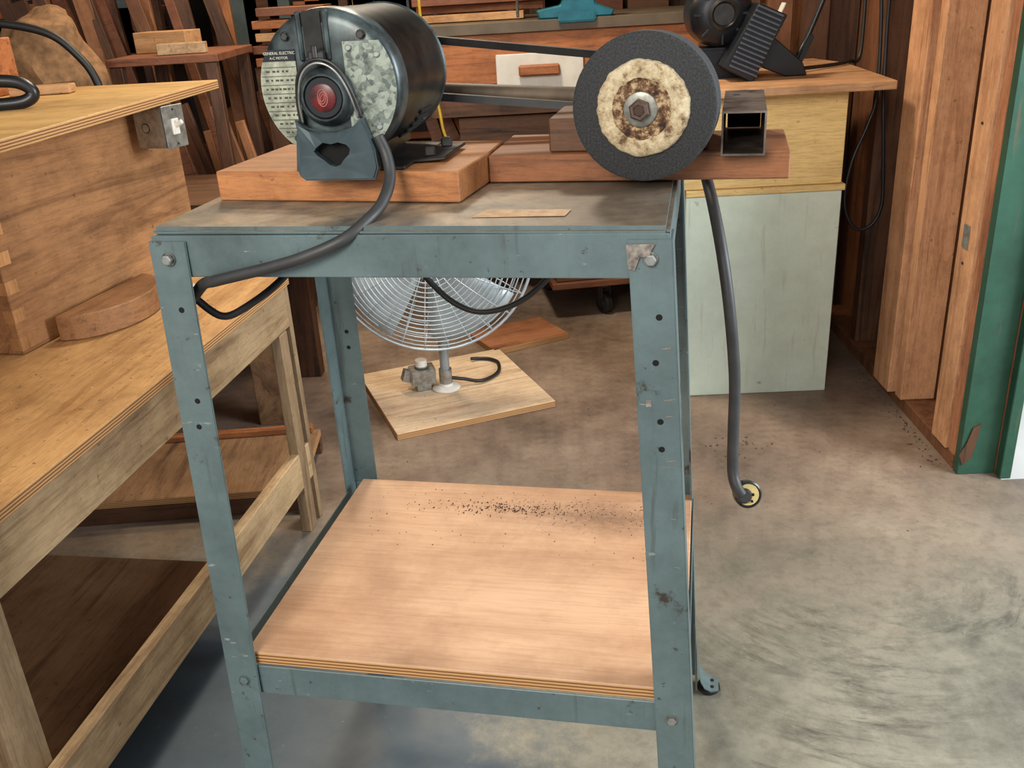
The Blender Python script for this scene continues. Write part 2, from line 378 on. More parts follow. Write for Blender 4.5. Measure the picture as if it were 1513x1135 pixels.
g=nt.nodes.new('ShaderNodeSeparateXYZ');nt.links.new(c2.outputs[0],g.inputs[0])
def band(out,c0,wid): return maprange(nt,math_(nt,'ABSOLUTE',math_(nt,'SUBTRACT',out,c0)),wid,0)
mm=math_(nt,'MULTIPLY',band(g.outputs[1],.155,.10),band(g.outputs[0],.16,.34))
n6=noise(nt,c2,90,9,.85);m7=math_(nt,'MULTIPLY',mm,n6.outputs[0])
r7=ramp(nt,[(.12,(0,0,0,1)),(.48,(.7,.7,.7,1))]);nt.links.new(m7,r7.inputs[0])
o=mixc(nt,r7.outputs[0],o,srgb(98,68,50))
nt.links.new(o,bs.inputs['Base Color']);bs.inputs['Roughness'].default_value=.5
board('shelf_board',.008,xr-.004,yf+.003,yk-.022,-.607,-.587,m,st)
cyl('shelf_screw',.004,.001,(xr-.035,yf+.022,-.5865),HOLE,st,'z',12)
bm=bmesh.new()
for i in range(620):
    q=random.random()
    if q<.40: x,y=random.gauss(.29,.06),random.gauss(.396,.010)
    elif q<.8: x,y=random.gauss(.42,.13),random.gauss(.400,.022)
    else: x,y=random.uniform(.05,.58),random.gauss(.36,.06)
    if not(.05<x<.585 and y<.46): continue
    s=random.uniform(.0003,.0011)*(1.4 if q<.40 else 1)
    M=Matrix.Translation((x,y,-.5868+s*.4))@Euler([random.random()*6 for _ in range(3)]).to_matrix().to_4x4()@Matrix.Diagonal((s*1.3,s,s*.6,1))
    bmesh.ops.create_icosphere(bm,subdivisions=1,radius=1,matrix=M)
finish('rust_crumbs',bm,plain('rust_crumbs_mat',srgb(84,54,41),.9,0,.5,200),st)
prism('pale_paper_scrap',[(0,0),(.105,.004),(.108,.034),(.010,.036)],.0005,plain('pale_scrap',srgb(196,158,118),.7,0,.35,60),st,(.362,.040,.0085))

# ================================================================ MOUNTING PLANK
GY=-.012
ca,sa=math.cos(math.radians(-10)),math.sin(math.radians(-10))
MX,MY,MZ=TX-GY*sa,TY+GY*ca,TZ
mp=empty('mounting_plank',(MX,MY,MZ),-10)
zt=.0095
TOPW=wood('plank_fir',srgb(204,136,82),srgb(146,86,50),'x',1.1)
prism('motor_block',[(.006,.152),(.332,.122),(.342,.234),(.342,.345),(.018,.360)],.037,TOPW,mp,(0,0,zt+.0185),(0,0,0),'z',.0015)
prism('long_plank',[(.343,.238),(.718,.232),(.722,.40),(.343,.41)],.034,PLANKW,mp,(0,0,zt+.017),(0,0,0),'z',.0015)
box('riser_block',(.20,.135,.042),(.522,.318,zt+.0555),DARKWX,mp,(0,0,-1))
cyl('nail',.002,.012,(.545,.236,zt+.006),HOLE,mp,'z',10)

# ================================================================ MOTOR
mo=empty('electric_motor',(MX,MY,MZ),-10)
mt=empty('motor_frame');mt.parent=mo;mt.location=(.1875,.118,.1475)
MG=plain('motor_grey_green',srgb(84,96,96),.34,.3,.5,34,srgb(34,38,38))
MB=plain('motor_body_dark',srgb(52,50,46),.34,.5,.5,22,srgb(18,18,17))
R=.0862
lathe('housing',[(0,.004),(.05,.004),(.070,.0035),(R-.010,.002),(R-.004,-.001),(R-.001,-.006),(R,-.014),(R,-.030),(R-.002,-.032,1),(R-.002,-.205,1),(R,-.207),(R-.006,-.222),(R-.03,-.232),(.02,-.236),(0,-.236)],None,mt,(0,0,0),'y',72,mats=[MG,MB])
box('bell_notch',(.026,.006,.050),(-.010,-.0025,.058),MB,mt,(0,0,0),.002,2)
for s in (-1,1): box('bell_rib',(.006,.012,.054),(-.010+s*.016,-.002,.056),MG,mt,(0,0,0),.002)
box('bell_rib_web',(.026,.008,.006),(-.010,-.003,.032),MG,mt,(0,0,0),.002)
for a in (128,50,-128,-52):
    x=.072*math.cos(math.radians(a));z=.072*math.sin(math.radians(a))
    hexbolt('through_bolt',.0045,.005,(x,-.003,z),mt,'y',DSTEEL)
def seg_plate(name,a0,a1,r,xc,mat,y,th=.0014):
    pts=[(r*math.cos(math.radians(a0+(a1-a0)*i/18)),r*math.sin(math.radians(a0+(a1-a0)*i/18))) for i in range(19)]
    pts.append((xc,pts[-1][1]));pts.append((xc,pts[0][1]))
    return prism(name,pts,th,mat,mt,(0,y,0),(0,0,0),'y')
m,nt,bs=newmat('nameplate_metal')
c=coords(nt);n9=noise(nt,c,45,6,.7);r9=ramp(nt,[(.35,srgb(104,106,90)),(.6,srgb(176,178,156))]);nt.links.new(n9.outputs[0],r9.inputs[0])
nt.links.new(r9.outputs[0],bs.inputs['Base Color']);bs.inputs['Metallic'].default_value=.3;bs.inputs['Roughness'].default_value=.45
seg_plate('nameplate',158,234,.0815,-.035,m,-.0055)
prism('nameplate_header',[(-.035,.0305),(-.035,.043),(-.0685,.043),(-.0755,.0305)],.0016,BLACKP,mt,(0,-.0058,0),(0,0,0),'y')
PLG=plain('plate_etching',srgb(70,70,60),.5,.2,.2)
for i in range(9):
    z=.024-i*.0098;xe=-math.sqrt(max(.0001,.0805**2-z*z))
    box('nameplate_row',(-.036-xe,.0004,.0007),((-.036+xe)/2,-.0064,z),PLG,mt,(0,0,0),0)
for i in range(8):
    z=.0195-i*.0098;xe=-math.sqrt(max(.0001,.0785**2-z*z));x0=xe+.003
    while x0<-.042:
        L=random.uniform(.0015,.005);L=min(L,-.038-x0)
        box('nameplate_lettering',(L,.0004,.0022),(x0+L/2,-.0063,z),PLG,mt,(0,0,0),0);x0+=L+random.uniform(.0012,.004)
def label(name,txt,size,loc,mat,parent):
    cu=bpy.data.curves.new(name,'FONT');cu.body=txt;cu.size=size;cu.extrude=.0002;cu.align_x='CENTER'
    ob=bpy.data.objects.new(name,cu);scene.collection.objects.link(ob);ob.rotation_euler=(math.radians(90),0,0);ob.location=loc
    cu.materials.append(mat);ob.parent=parent;return ob
LT=plain('label_white',srgb(205,205,188),.5,0,.1)
label('plate_text','GENERAL ELECTRIC',.0044,(-.0535,-.0068,.0380),LT,mt)
label('plate_text_sub','A-C MOTOR',.0040,(-.0545,-.0068,.0328),LT,mt)
m,nt,bs=newmat('galvanised_spangle');c=coords(nt);v=nt.nodes.new('ShaderNodeTexVoronoi');v.inputs['Scale'].default_value=190;nt.links.new(c.outputs[0],v.inputs['Vector'])
r=ramp(nt,[(.2,srgb(96,104,98)),(.7,srgb(156,164,150))]);nt.links.new(v.outputs['Color'],r.inputs[0])
n=noise(nt,c,50,6,.7);r_=ramp(nt,[(.38,(.3,.3,.28,1)),(.5,(1,1,1,1))]);nt.links.new(n.outputs[0],r_.inputs[0])
nt.links.new(mixc(nt,.6,r.outputs[0],r_.outputs[0],'MULTIPLY'),bs.inputs['Base Color']);bs.inputs['Metallic'].default_value=.5;bs.inputs['Roughness'].default_value=.42
seg_plate('terminal_cover',-46,36,.083,.024,m,-.0055,.0016)
for a,q_ in ((28,.072),(-38,.074)):
    cyl('cover_screw',.0035,.003,(q_*math.cos(math.radians(a)),-.0075,q_*math.sin(math.radians(a))),STEEL,mt,'y',16)
cyl('cover_screw',.0035,.003,(.031,-.0075,.042),STEEL,mt,'y',16)
HZ=-.010
lathe('hub_ring',[(.034,-.004),(.034,.006),(.031,.014),(.026,.019),(.024,.019),(.0225,.010),(0,.010)],MG,mt,(-.001,-.002,HZ),'y',48)
m_red=plain('red_badge',srgb(112,26,24),.35,0,.3,60,srgb(50,16,15))
cyl('hub_rubber',.023,.016,(-.001,-.012,HZ),BLACKP,mt,'y',40)
lathe('hub_badge',[(.0155,0),(.0155,.002),(.013,.003),(0,.003)],m_red,mt,(-.001,-.0195,HZ),'y',32)
bm=bmesh.new()
for k in range(3):
    addtube(bm,[Vector((.006*math.cos(t/12*2*math.pi+k)*(1-.25*k),0,.0095*math.sin(t/12*2*math.pi+k*1.3)*(1-.28*k))) for t in range(12)],.0007,6,True)
finish('badge_monogram',bm,plain('badge_pink',srgb(176,96,88),.5),mt,(-.001,-.0226,HZ))
tube('clamp_bail',[(-.036,-.012,-.038),(-.035,-.016,-.012),(-.028,-.02,.016),(-.012,-.022,.030),(.006,-.022,.031),(.022,-.021,.020),(.034,-.018,-.008),(.040,-.014,-.034)],.0019,DSTEEL,mt,8)
tube('clamp_bail_outer',[(-.033,-.013,-.038),(-.032,-.018,-.012),(-.025,-.021,.013),(-.011,-.023,.026),(.005,-.023,.027),(.020,-.022,.016),(.031,-.019,-.008),(.036,-.014,-.034)],.0015,STEEL,mt,8)
box('clamp_screw_lug',(.018,.012,.014),(-.004,-.016,.034),DSTEEL,mt,(0,0,0),.002)
cyl('clamp_screw',.0035,.014,(-.004,-.022,.040),DSTEEL,mt,'z',16)
outer=[(-.040,-.034),(-.028,-.044),(-.010,-.049),(.010,-.049),(.028,-.044),(.042,-.034),(.047,-.050),(.054,-.070),(.056,-.090),(.050,-.104),(-.036,-.104),(-.043,-.098),(-.041,-.075),(-.038,-.052)]
inner=[(-.018,-.066),(-.009,-.060),(.001,-.062),(.010,-.060),(.020,-.063),(.024,-.068),(.022,-.074),(.015,-.080),(.010,-.086),(.004,-.088),(-.003,-.086),(-.010,-.080),(-.017,-.075),(-.021,-.070)]
bm=bmesh.new();y0,y1=-.022,-.010
oc=(.004,-.076)
def loop(pts,y): return [bm.verts.new((p[0],y,p[1])) for p in pts]
def byang(pts): return sorted(pts,key=lambda p:math.atan2(p[1]-oc[1],p[0]-oc[0]))
outer2=byang(outer);inner2=byang(inner)
of,inf=loop(outer2,y0),loop(inner2,y0+.001);ob_,inb=loop(outer2,y1),loop(inner2,y1)
n_=len(of)
for i in range(n_):
    j=(i+1)%n_
    bm.faces.new([of[i],of[j],inf[j],inf[i]]);bm.faces.new([ob_[i],inb[i],inb[j],ob_[j]])
    bm.faces.new([of[i],ob_[i],ob_[j],of[j]]);bm.faces.new([inf[i],inf[j],inb[j],inb[i]])
ofs=set(of)
bmesh.ops.bevel(bm,geom=[e for e in bm.edges if e.verts[0] in ofs and e.verts[1] in ofs],offset=.002,segments=2,affect='EDGES')
BRK=plain('bracket_paint',srgb(70,84,88),.4,.3,.35,30)
finish('cradle_bracket',bm,BRK,mt)
box('cradle_back',(.05,.006,.04),(.002,-.003,-.075),HOLE,mt,(0,0,0),.001)
box('bracket_left_ear',(.010,.018,.050),(-.039,-.012,-.072),BRK,mt,(0,8,0),.003,2)
box('base_plate',(.13,.19,.004),(.010,.115,-.0985),DSTEEL,mt,(0,0,0),.001)
box('base_pedestal',(.07,.14,.034),(.0,.12,-.080),MB,mt,(0,0,0),.008,2)
box('foot_flange',(.045,.11,.004),(.092,.115,-.0965),DSTEEL,mt,(0,-4,0),.001)
box('foot_bolt_block',(.014,.014,.012),(.090,.08,-.089),DSTEEL,mt,(0,0,20),.002)
box('foot_bolt_block',(.014,.014,.012),(.094,.15,-.089),DSTEEL,mt,(0,0,10),.002)
for i in range(5): box('vent_slot',(.004,.05,.006),(R*math.cos(math.radians(-32-i*7))-.0015,.14,R*math.sin(math.radians(-32-i*7))),HOLE,mt,(0,32+i*7,0),.001)
tube('supply_cord',[(.243,.108,.092),(.252,.106,.070),(.258,.092,.045),(.256,.062,.024),(.248,.032,.012),(.226,.004,-.004),(.184,-.006,-.020),(.142,-.006,-.032),(.100,-.004,-.042),(.064,.000,-.051),(.036,.022,-.062),(.008,.042,-.085)],.0068,CORD,mo,14)
tube('cord_return',[(.008,.044,-.086),(.030,.062,-.116),(.055,.087,-.110),(.085,.132,-.088),(.100,.17,-.060),(.13,.31,-.05),(.17,.39,-.13),(.200,.41,-.183),(.235,.41,-.215),(.275,.41,-.2286),(.325,.41,-.218),(.369,.41,-.189),(.42,.41,-.13),(.46,.39,-.06)],.0048,BLACK,mo,12)
lathe('motor_pulley',[(0,.012),(.036,.012),(.040,.010),(.034,.002),(.034,-.002),(.040,-.010),(.036,-.012),(0,-.012)],DSTEEL,mo,(.1875,.385,.1475),'y',40)

# ================================================================ GRINDER ARBOR
ga=empty('grinding_wheel_arbor',(MX,MY,MZ),-10)
gw=empty('spindle');gw.parent=ga;gw.location=(.5450,.172,.1055);gw.rotation_euler=(0,0,math.radians(-7))
m,nt,bs=newmat('abrasive_grit');c=coords(nt);n=noise(nt,c,420,3,.7);r=ramp(nt,[(.4,srgb(34,34,36)),(.65,srgb(60,60,60))]);nt.links.new(n.outputs[0],r.inputs[0]);nt.links.new(r.outputs[0],bs.inputs['Base Color']);bs.inputs['Roughness'].default_value=.8;bump(nt,bs,n.outputs[0],.2,.0005);WH=m
lathe('wheel_front',[(0,.0),(.081,.0),(.0840,-.002),(.0840,-.024),(.081,-.026),(0,-.026)],WH,gw,(0,0,0),'y',80)
lathe('wheel_back',[(0,-.028),(.080,-.028),(.0825,-.030),(.0825,-.046),(.080,-.048),(0,-.048)],WH,gw,(.001,0,0),'y',80)
m,nt,bs=newmat('worn_felt');c=coords(nt);n=noise(nt,c,60,10,.78);r=ramp(nt,[(.38,srgb(104,76,52)),(.48,srgb(186,164,128)),(.62,srgb(222,206,172))]);nt.links.new(n.outputs[0],r.inputs[0]);nt.links.new(r.outputs[0],bs.inputs['Base Color']);bs.inputs['Roughness'].default_value=.95;bump(nt,bs,n.outputs[0],.8,.002);FELT=m
m,nt,bs=newmat('rusty_hub');c=coords(nt);n=noise(nt,c,75,9,.75);r=ramp(nt,[(.40,srgb(50,30,22)),(.50,srgb(112,80,54)),(.58,srgb(190,164,124))]);nt.links.new(n.outputs[0],r.inputs[0]);nt.links.new(r.outputs[0],bs.inputs['Base Color']);bs.inputs['Roughness'].default_value=.9;bump(nt,bs,n.outputs[0],.6,.002);RUSTY=m
def felt():
    bm=bmesh.new();seg=120;rings=[]
    ph=[random.uniform(-1,1) for _ in range(seg)]
    ph=[(ph[i-1]+ph[i]*3+ph[(i+1)%seg])/5 for i in range(seg)]
    prof=[(.0545,.000),(.0540,.004),(.0520,.0075),(.045,.0095),(.038,.0100),(.0345,.0095),(.032,.0075),(.026,.0075),(.018,.009),(.0,.009)]
    for k,(r_,h) in enumerate(prof):
        if r_==0: rings.append([bm.verts.new((0,-h,0))]);continue
        ring=[]
        for i in range(seg):
            a=2*math.pi*i/seg
            w=1+(.008*math.sin(a*3+1)+.004*math.sin(a*7+2)+.022*ph[i])*(1 if k<7 else .3)
            ring.append(bm.verts.new((r_*w*math.cos(a),-(h+random.uniform(-.0005,.0005)),r_*w*math.sin(a))))
        rings.append(ring)
    for k in range(len(rings)-1):
        a,b=rings[k],rings[k+1]
        for i in range(seg):
            j=(i+1)%seg
            vs=[a[i],a[j]]+([b[j],b[i]] if len(b)>1 else [b[0]])
            f=bm.faces.new(vs);f.material_index=0 if k<5 else 1;f.smooth=True
    finish('felt_hub',bm,[FELT,RUSTY],gw)
felt()
lathe('washer',[(.0195,.008),(.0195,.011),(.0185,.0115),(.010,.0115)],plain('worn_washer',srgb(150,148,138),.4,.5,.4,120),gw,(-.001,0,0),'y',40)
lathe('hex_nut',[(.0125,.011),(.0125,.020),(.0105,.0215),(.007,.0215),(.0065,.0195)],plain('rusty_nut',srgb(96,76,64),.5,.5,.5,120),gw,(-.001,0,0),'y',6,smooth=False,rot=(0,20,0))
cyl('spindle_end',.0066,.012,(-.001,-.015,0),plain('spindle_rust',srgb(70,50,40),.7,.2,.3,90),gw,'y',20)
cyl('shaft',.010,.22,(0,.15,0),DSTEEL,gw,'y',24)
lathe('arbor_pulley',[(0,.012),(.030,.012),(.034,.010),(.028,.002),(.028,-.002),(.034,-.010),(.030,-.012),(0,-.012)],DSTEEL,ga,(.572,.385,.1050),'y',40)
for yy_ in (.275,.335): 
    box('bearing_block',(.06,.024,.042),(.560,yy_,.1075),DSTEEL,ga,(0,0,-7),.004,2)
def belt():
    YB=.385
    c1=Vector((.1875,YB,.1475));c2=Vector((.572,YB,.1050));r1,r2=.0385,.0330
    d=c2-c1;ang=math.atan2(d.z,d.x);L=math.hypot(d.x,d.z);off=math.acos((r1-r2)/L)
    pts=[]
    for i in range(17):
        a=ang+off+(2*math.pi-2*off)*i/16;pts.append((c1.x+r1*math.cos(a),c1.z+r1*math.sin(a)))
    for i in range(17):
        a=ang-off+(2*off)*i/16;pts.append((c2.x+r2*math.cos(a),c2.z+r2*math.sin(a)))
    bm=bmesh.new();n=len(pts);rings=[]
    for i in range(n):
        p=Vector((pts[i][0],pts[i][1]));t=Vector(pts[(i+1)%n])-Vector(pts[i-1]);t.normalize();nn=Vector((t.y,-t.x))
        ro=p+nn*.005;ri=p-nn*.005
        rings.append([bm.verts.new((ro.x,YB-.008,ro.y)),bm.verts.new((ro.x,YB+.008,ro.y)),bm.verts.new((ri.x,YB+.005,ri.y)),bm.verts.new((ri.x,YB-.005,ri.y))])
    for i in range(n):
        a,b=rings[i],rings[(i+1)%n]
        for k in range(4): bm.faces.new([a[k],a[(k+1)%4],b[(k+1)%4],b[k]])
    finish('v_belt',bm,plain('dusty_belt',srgb(36,34,33),.6,0,.4,40,srgb(18,17,16)),ga)
belt()
lathe('pipe_rest',[(0,-.14),(.0115,-.14),(.0125,-.138),(.014,.138),(.0125,.14),(0,.14)],plain('dusty_pipe',srgb(104,88,70),.6,.3,.4,30),ga,(.345,.428,.098),'x',20,(0,4,0))

sq=empty('square_steel_tube',(MX,MY,MZ),-10)
tm=plain('mill_scale_steel',srgb(134,122,112),.32,.4,.5,24,srgb(64,54,48))
bm=bmesh.new();a,t_,L=.0255,.0022,.21
for s in (-1,1):
    addbox(bm,(2*a,L,t_),(0,0,s*(a-t_/2)));addbox(bm,(t_,L,2*a-2*t_),(s*(a-t_/2),0,0))
finish('tube_walls',bm,tm,sq,(.664,.305,zt+.034+a+.0005),(0,0,-2))
box('tube_back_plug',(.044,.004,.044),(.668,.40,zt+.034+a+.0005),HOLE,sq,(0,0,-2),.001)
cyl('drill_hole',.005,.001,(.656,.36,zt+.0855),HOLE,sq,'z',16);cyl('drill_hole',.004,.001,(.676,.39,zt+.0855),HOLE,sq,'z',16)

pc=empty('power_cord_with_plug',(MX,MY,MZ),-10)
tube('cord',[(.612,.425,.026),(.613,.428,-.004),(.622,.41,-.030),(.632,.36,-.060),(.645,.31,-.115),(.657,.287,-.19),(.666,.282,-.279),(.667,.274,-.35),(.668,.262,-.41),(.673,.252,-.432),(.681,.250,-.446)],.0082,CORD,pc,14)
lathe('plug_shell',[(.0,-.018),(.013,-.018),(.0195,-.008),(.0200,.006),(.0175,.008),(.0160,.006)],BLACKP,pc,(.690,.266,-.453),'y',36,(-18,0,14))
lathe('plug_face',[(.0160,.0062),(.0155,.007),(.0,.007)],plain('plug_face_tan',srgb(206,182,120),.5,0,.2,60),pc,(.690,.266,-.453),'y',32,(-18,0,14))
lathe('plug_clamp_ring',[(.0105,.0),(.0115,.003),(.0085,.008),(.0,.008)],DSTEEL,pc,(.685,.257,-.451),'y',24,(-18,0,14))
for q in ((.007,-.006),(.008,.005),(-.004,-.010)):
    cyl('plug_screw',.0018,.004,(.690+q[0],.2575,-.454+q[1]),HOLE,pc,'y',10)

# ================================================================ LEFT WORKBENCH
wb=empty('plywood_workbench',(-.603,2.130,0),-7.6)
BT=wood('bench_top_ply',srgb(210,162,104),srgb(174,124,70),'y',.7)
board('bench_top',-1.55,0,-1.77,0,.640,.660,BT,wb)
bx('side_apron',-.030,-.006,-1.76,-.02,.54,.6395,GREYW,wb)
bx('end_apron',-1.5,-.034,-.045,-.02,.54,.6395,GREYW,wb)
bx('leg_far',-.05,-.006,-.019,-.0,0,.6395,GREYWZ,wb)
bx('leg_far_side',-.031,-.005,-.09,-.046,0,.539,GREYWZ,wb)
bx('leg_near',-.10,-.031,-1.15,-1.08,0,.6395,GREYWZ,wb)
bx('leg_near_left',-1.5,-1.43,-1.13,-1.06,0,.6395,GREYWZ,wb)
bx('leg_far_left',-1.5,-1.43,-.12,-.05,0,.6395,GREYWZ,wb)
bx('lower_rail',-.030,-.006,-1.76,-.02,.13,.225,GREYW,wb)
m_sh=wood('lower_shelf_ply',srgb(158,120,84),srgb(104,74,50),'y',.6)
board('lower_shelf',-1.42,-.034,-1.75,-.42,.112,.13,m_sh,wb)
for z in (.61,.18): 
    for x in (-.02,-.04): cyl('screw_head',.004,.002,(x,.0005,z),STEEL,wb,'y',12)
bm=bmesh.new()
for i in range(260):
    x=random.uniform(-.62,-.03);y=random.uniform(-1.6,-.1)
    if x<-.30 and y>-1.1: x=random.uniform(-.26,-.03)
    s=random.uniform(.0005,.002)
    bmesh.ops.create_icosphere(bm,subdivisions=1,radius=1,matrix=Matrix.Translation((x,y,.6603+s*.3))@Matrix.Diagonal((s*1.4,s,s*.5,1)))
finish('sawdust',bm,plain('sawdust_mat',srgb(214,176,124),.9,0,.4,90,srgb(120,84,52)),wb)
bxr=empty('wooden_tool_chest',(-.872,2.310,.661),-12)
bx('side_panel',-.02,0,-.66,0,0,.404,PANEL,bxr)
bx('end_panel',-.9,-.02,-.66,-.64,0,.404,PANEL,bxr)
bx('far_panel',-.9,-.02,-.02,0,0,.404,PANEL,bxr)
FJ=wood('finger_joint',srgb(214,158,100),srgb(168,116,68),'z')
for i in range(7): bx('finger',-.021,.0012,-.6615,-.630,.008+i*.056,.034+i*.056,FJ,bxr,.0005)
TOPP=wood('chest_top_ply',srgb(218,174,106),srgb(180,130,70),'x',.5)
ct=empty('plywood_counter',(-.80,2.42,1.067),-3.4)
board('counter_board',-1.3,0,-1.7,.04,0,.021,TOPP,ct)
pts=[(0,-.15)]+[(.105*math.cos(math.radians(a)),.15*math.sin(math.radians(a))) for a in range(-84,85,12)]+[(0,.15)]
prism('half_round_wood_block',pts,.052,wood('block_wood',srgb(164,116,74),srgb(112,74,44),'y'),None,(-.940,1.88,.687),(0,0,-12),'z',.003)
box('white_wood_strip',(.09,.018,.006),(-.845,2.085,.664),WHITE,None,(0,0,-25),.001)
eb=empty('electrical_switch_box',(-.842,2.135,1.020),-20)
box('steel_box',(.082,.066,.088),(0,0,0),STEEL,eb,(0,0,0),.003,2)
cyl('knockout',.011,.0015,(-.010,-.0335,.0),DSTEEL,eb,'y',24)
cyl('knockout_inner',.009,.002,(-.010,-.0337,.0),STEEL,eb,'y',24)
box('cover_face',(.003,.068,.092),(.0425,0,0),STEEL,eb,(0,0,0),.001)
box('toggle_base',(.004,.022,.034),(.045,0,0),WHITE,eb,(0,0,0),.001)
box('toggle_lever',(.024,.008,.010),(.055,0,.006),WHITE,eb,(0,-25,0),.002)
for s in (-1,1): cyl('cover_screw',.003,.002,(.0445,0,s*.037),DSTEEL,eb,'x',10)
ch=empty('black_power_tool',(-1.085,1.97,1.0885),20)
tube('grip_loop',[(-.16,0,.02),(-.10,0,.052),(-.03,0,.058),(.03,0,.052),(.055,0,.03),(.03,0,.013),(-.05,0,.012),(-.13,0,.012)],.013,BLACKP,ch,12,closed=True)
box('tool_body',(.12,.06,.06),(-.16,.0,.031),BLACKP,ch,(0,0,0),.01,3)
cb_=empty('orange_parts_crate',(-1.285,2.20,1.0885),-4)
bx('crate_front',-.35,.0,-.012,0,0,.13,ORANGE,cb_);bx('crate_side',-.012,0,0,.2,0,.13,ORANGE,cb_);bx('crate_bottom',-.35,-.012,0,.2,0,.012,ORANGE,cb_);bx('crate_back',-.35,-.012,.188,.2,0,.13,ORANGE,cb_)
box('pine_offcut',(.14,.05,.020),(-1.17,2.30,1.0995),PINE,None,(0,0,8))
tube('black_hose',[(-1.9,2.7,1.16),(-1.7,2.7,1.23),(-1.56,2.7,1.25),(-1.446,2.7,1.246),(-1.32,2.7,1.213),(-1.25,2.7,1.15),(-1.215,2.7,1.08),(-1.2,2.7,.95),(-1.2,2.72,.745)],.011,BLACK,None,12)

pf=empty('low_wooden_platform',(-.66,2.150,0),4)
board('platform_deck',-1.2,0,0,.36,.05,.07,m_sh,pf)
bx('platform_front',-1.2,0,0.002,.03,0,.05,DARKWX,pf);bx('platform_back',-1.2,0,.33,.36,0,.05,DARKWX,pf)
bx('platform_kerb',-.75,-.02,.335,.36,.071,.090,ORANGE,pf)
op=empty('old_side_table',(-.95,2.75,0),0)
bx('table_leg',.02,.15,-.05,.0,0,.70,m_sh,op);bx('table_leg_left',-.38,-.3,-.05,0,0,.7,DARKW,op)
bx('table_top',-.40,.25,-.08,.42,.70,.73,DARKWX,op);bx('table_leg_rear',.06,.14,.34,.40,0,.70,DARKW,op)

# ================================================================ FAN
fan=empty('pedestal_fan',(-.336,2.885,0),0)
FB=wood('fan_base_ply',srgb(222,196,164),srgb(180,146,114),'x',.7,stain=.4)
fbm=board('base_board',-.265,.265,-.265,.265,0,.022,FB,fan)
fbm.location=(.020,.008,.011);fbm.rotation_euler=(0,0,math.radians(22))
lathe('floor_flange',[(0,.0),(.046,.0),(.048,.004),(.040,.010),(.024,.014),(.024,.022),(.0,.022)],WHITE,fan,(0,0,.0225),'z',32)
cyl('pole',.016,.48,(0,0,.285),plain('galv_pipe',srgb(160,168,172),.4,.5,.2),fan,'z',24)
cyl('pole_collar',.022,.05,(0,0,.07),STEEL,fan,'z',24)
WIRE=plain('fan_wire_chrome',srgb(200,210,214),.3,.4,.15,20)
bm=bmesh.new();RC=.318
def prof(r,s): return s*.085*(1-(r/RC)**2.4)
for s in (-1,1):
    nr=18 if s<0 else 8
    for k in range(nr):
        r_=.05+(RC-.05)*k/(nr-1)
        addtube(bm,[Vector((r_*math.cos(2*math.pi*i/56),prof(r_,s),r_*math.sin(2*math.pi*i/56))) for i in range(56)],.0022,5,True)
    for k in range(26):
        a=2*math.pi*k/26;P=[]
        for q in range(7):
            r_=.045+(RC-.045)*q/6;P.append(Vector((r_*math.cos(a),prof(r_,s),r_*math.sin(a))))
        addtube(bm,P,.0020,5)
addtube(bm,[Vector((RC*math.cos(2*math.pi*i/72),0,RC*math.sin(2*math.pi*i/72))) for i in range(72)],.005,8,True)
finish('cage',bm,WIRE,fan,(-.005,-.10,.528),(-4,0,0))
lathe('cage_badge',[(.05,0),(.05,.004),(0,.006)],WIRE,fan,(-.005,-.186,.53),'y',32)
lathe('fan_motor',[(0,.05),(.055,.05),(.065,.04),(.065,-.06),(.05,-.075),(0,-.075)],plain('fan_motor_grey',srgb(90,98,102),.4,.4),fan,(-.005,-.02,.52),'y',32)
bm=bmesh.new()
for k in range(4):
    a0=2*math.pi*k/4+.5;rows=[]
    for i in range(7):
        r_=.04+.25*i/6;row=[]
        for j in range(7):
            t=(j/6-.5)*(1.15-.15*i/6)*1.15;a=a0+t
            row.append(bm.verts.new((r_*math.cos(a),-.03*math.sin(t*1.6)-.0,r_*math.sin(a))))
        rows.append(row)
    for i in range(6):
        for j in range(6):
            f=bm.faces.new([rows[i][j],rows[i+1][j],rows[i+1][j+1],rows[i][j+1]]);f.smooth=True
bl=finish('blades',bm,plain('aluminium_blade',srgb(194,204,206),.4,.3,.15,8),fan,(-.005,-.10,.525),(-4,0,0))
bl.modifiers.new('sol','SOLIDIFY').thickness=.003
sb=empty('fan_switch');sb.parent=fan;sb.location=(-.080,.005,.0225);sb.rotation_euler=(0,0,math.radians(20))
box('switch_box',(.085,.055,.055),(0,0,.052),STEEL,sb,(8,0,0),.003,2)
box('switch_bracket',(.05,.045,.026),(-.0,-.00,.0135),STEEL,sb,(0,0,0),.002)
box('switch_wing',(.03,.03,.04),(-.052,0,.058),STEEL,sb,(0,20,0),.002)
cyl('switch_knob',.020,.022,(0,0,.095),WHITE,sb,'z',28)
cyl('switch_stem',.024,.004,(0,0,.083),STEEL,sb,'z',28)
tube('fan_cord',[(.02,0,.06),(.06,.02,.045),(.12,.03,.032),(.17,.10,.03),(.17,.19,.03),(.14,.23,.03),(.10,.24,.03),(.07,.23,.034)],.006,BLACK,fan,10)
sw=board('plywood_offcut',-.16,.16,-.12,.12,0,.022,wood('offcut_wood',srgb(160,106,72),srgb(110,70,44),'x'),None)
sw.location=(-.10,3.40,.011);sw.rotation_euler=(0,0,math.radians(28))
dl=empty('furniture_dolly',(.26,3.62,0),8)
bx('deck',-.22,.25,-.02,.45,.13,.155,REDW,dl)
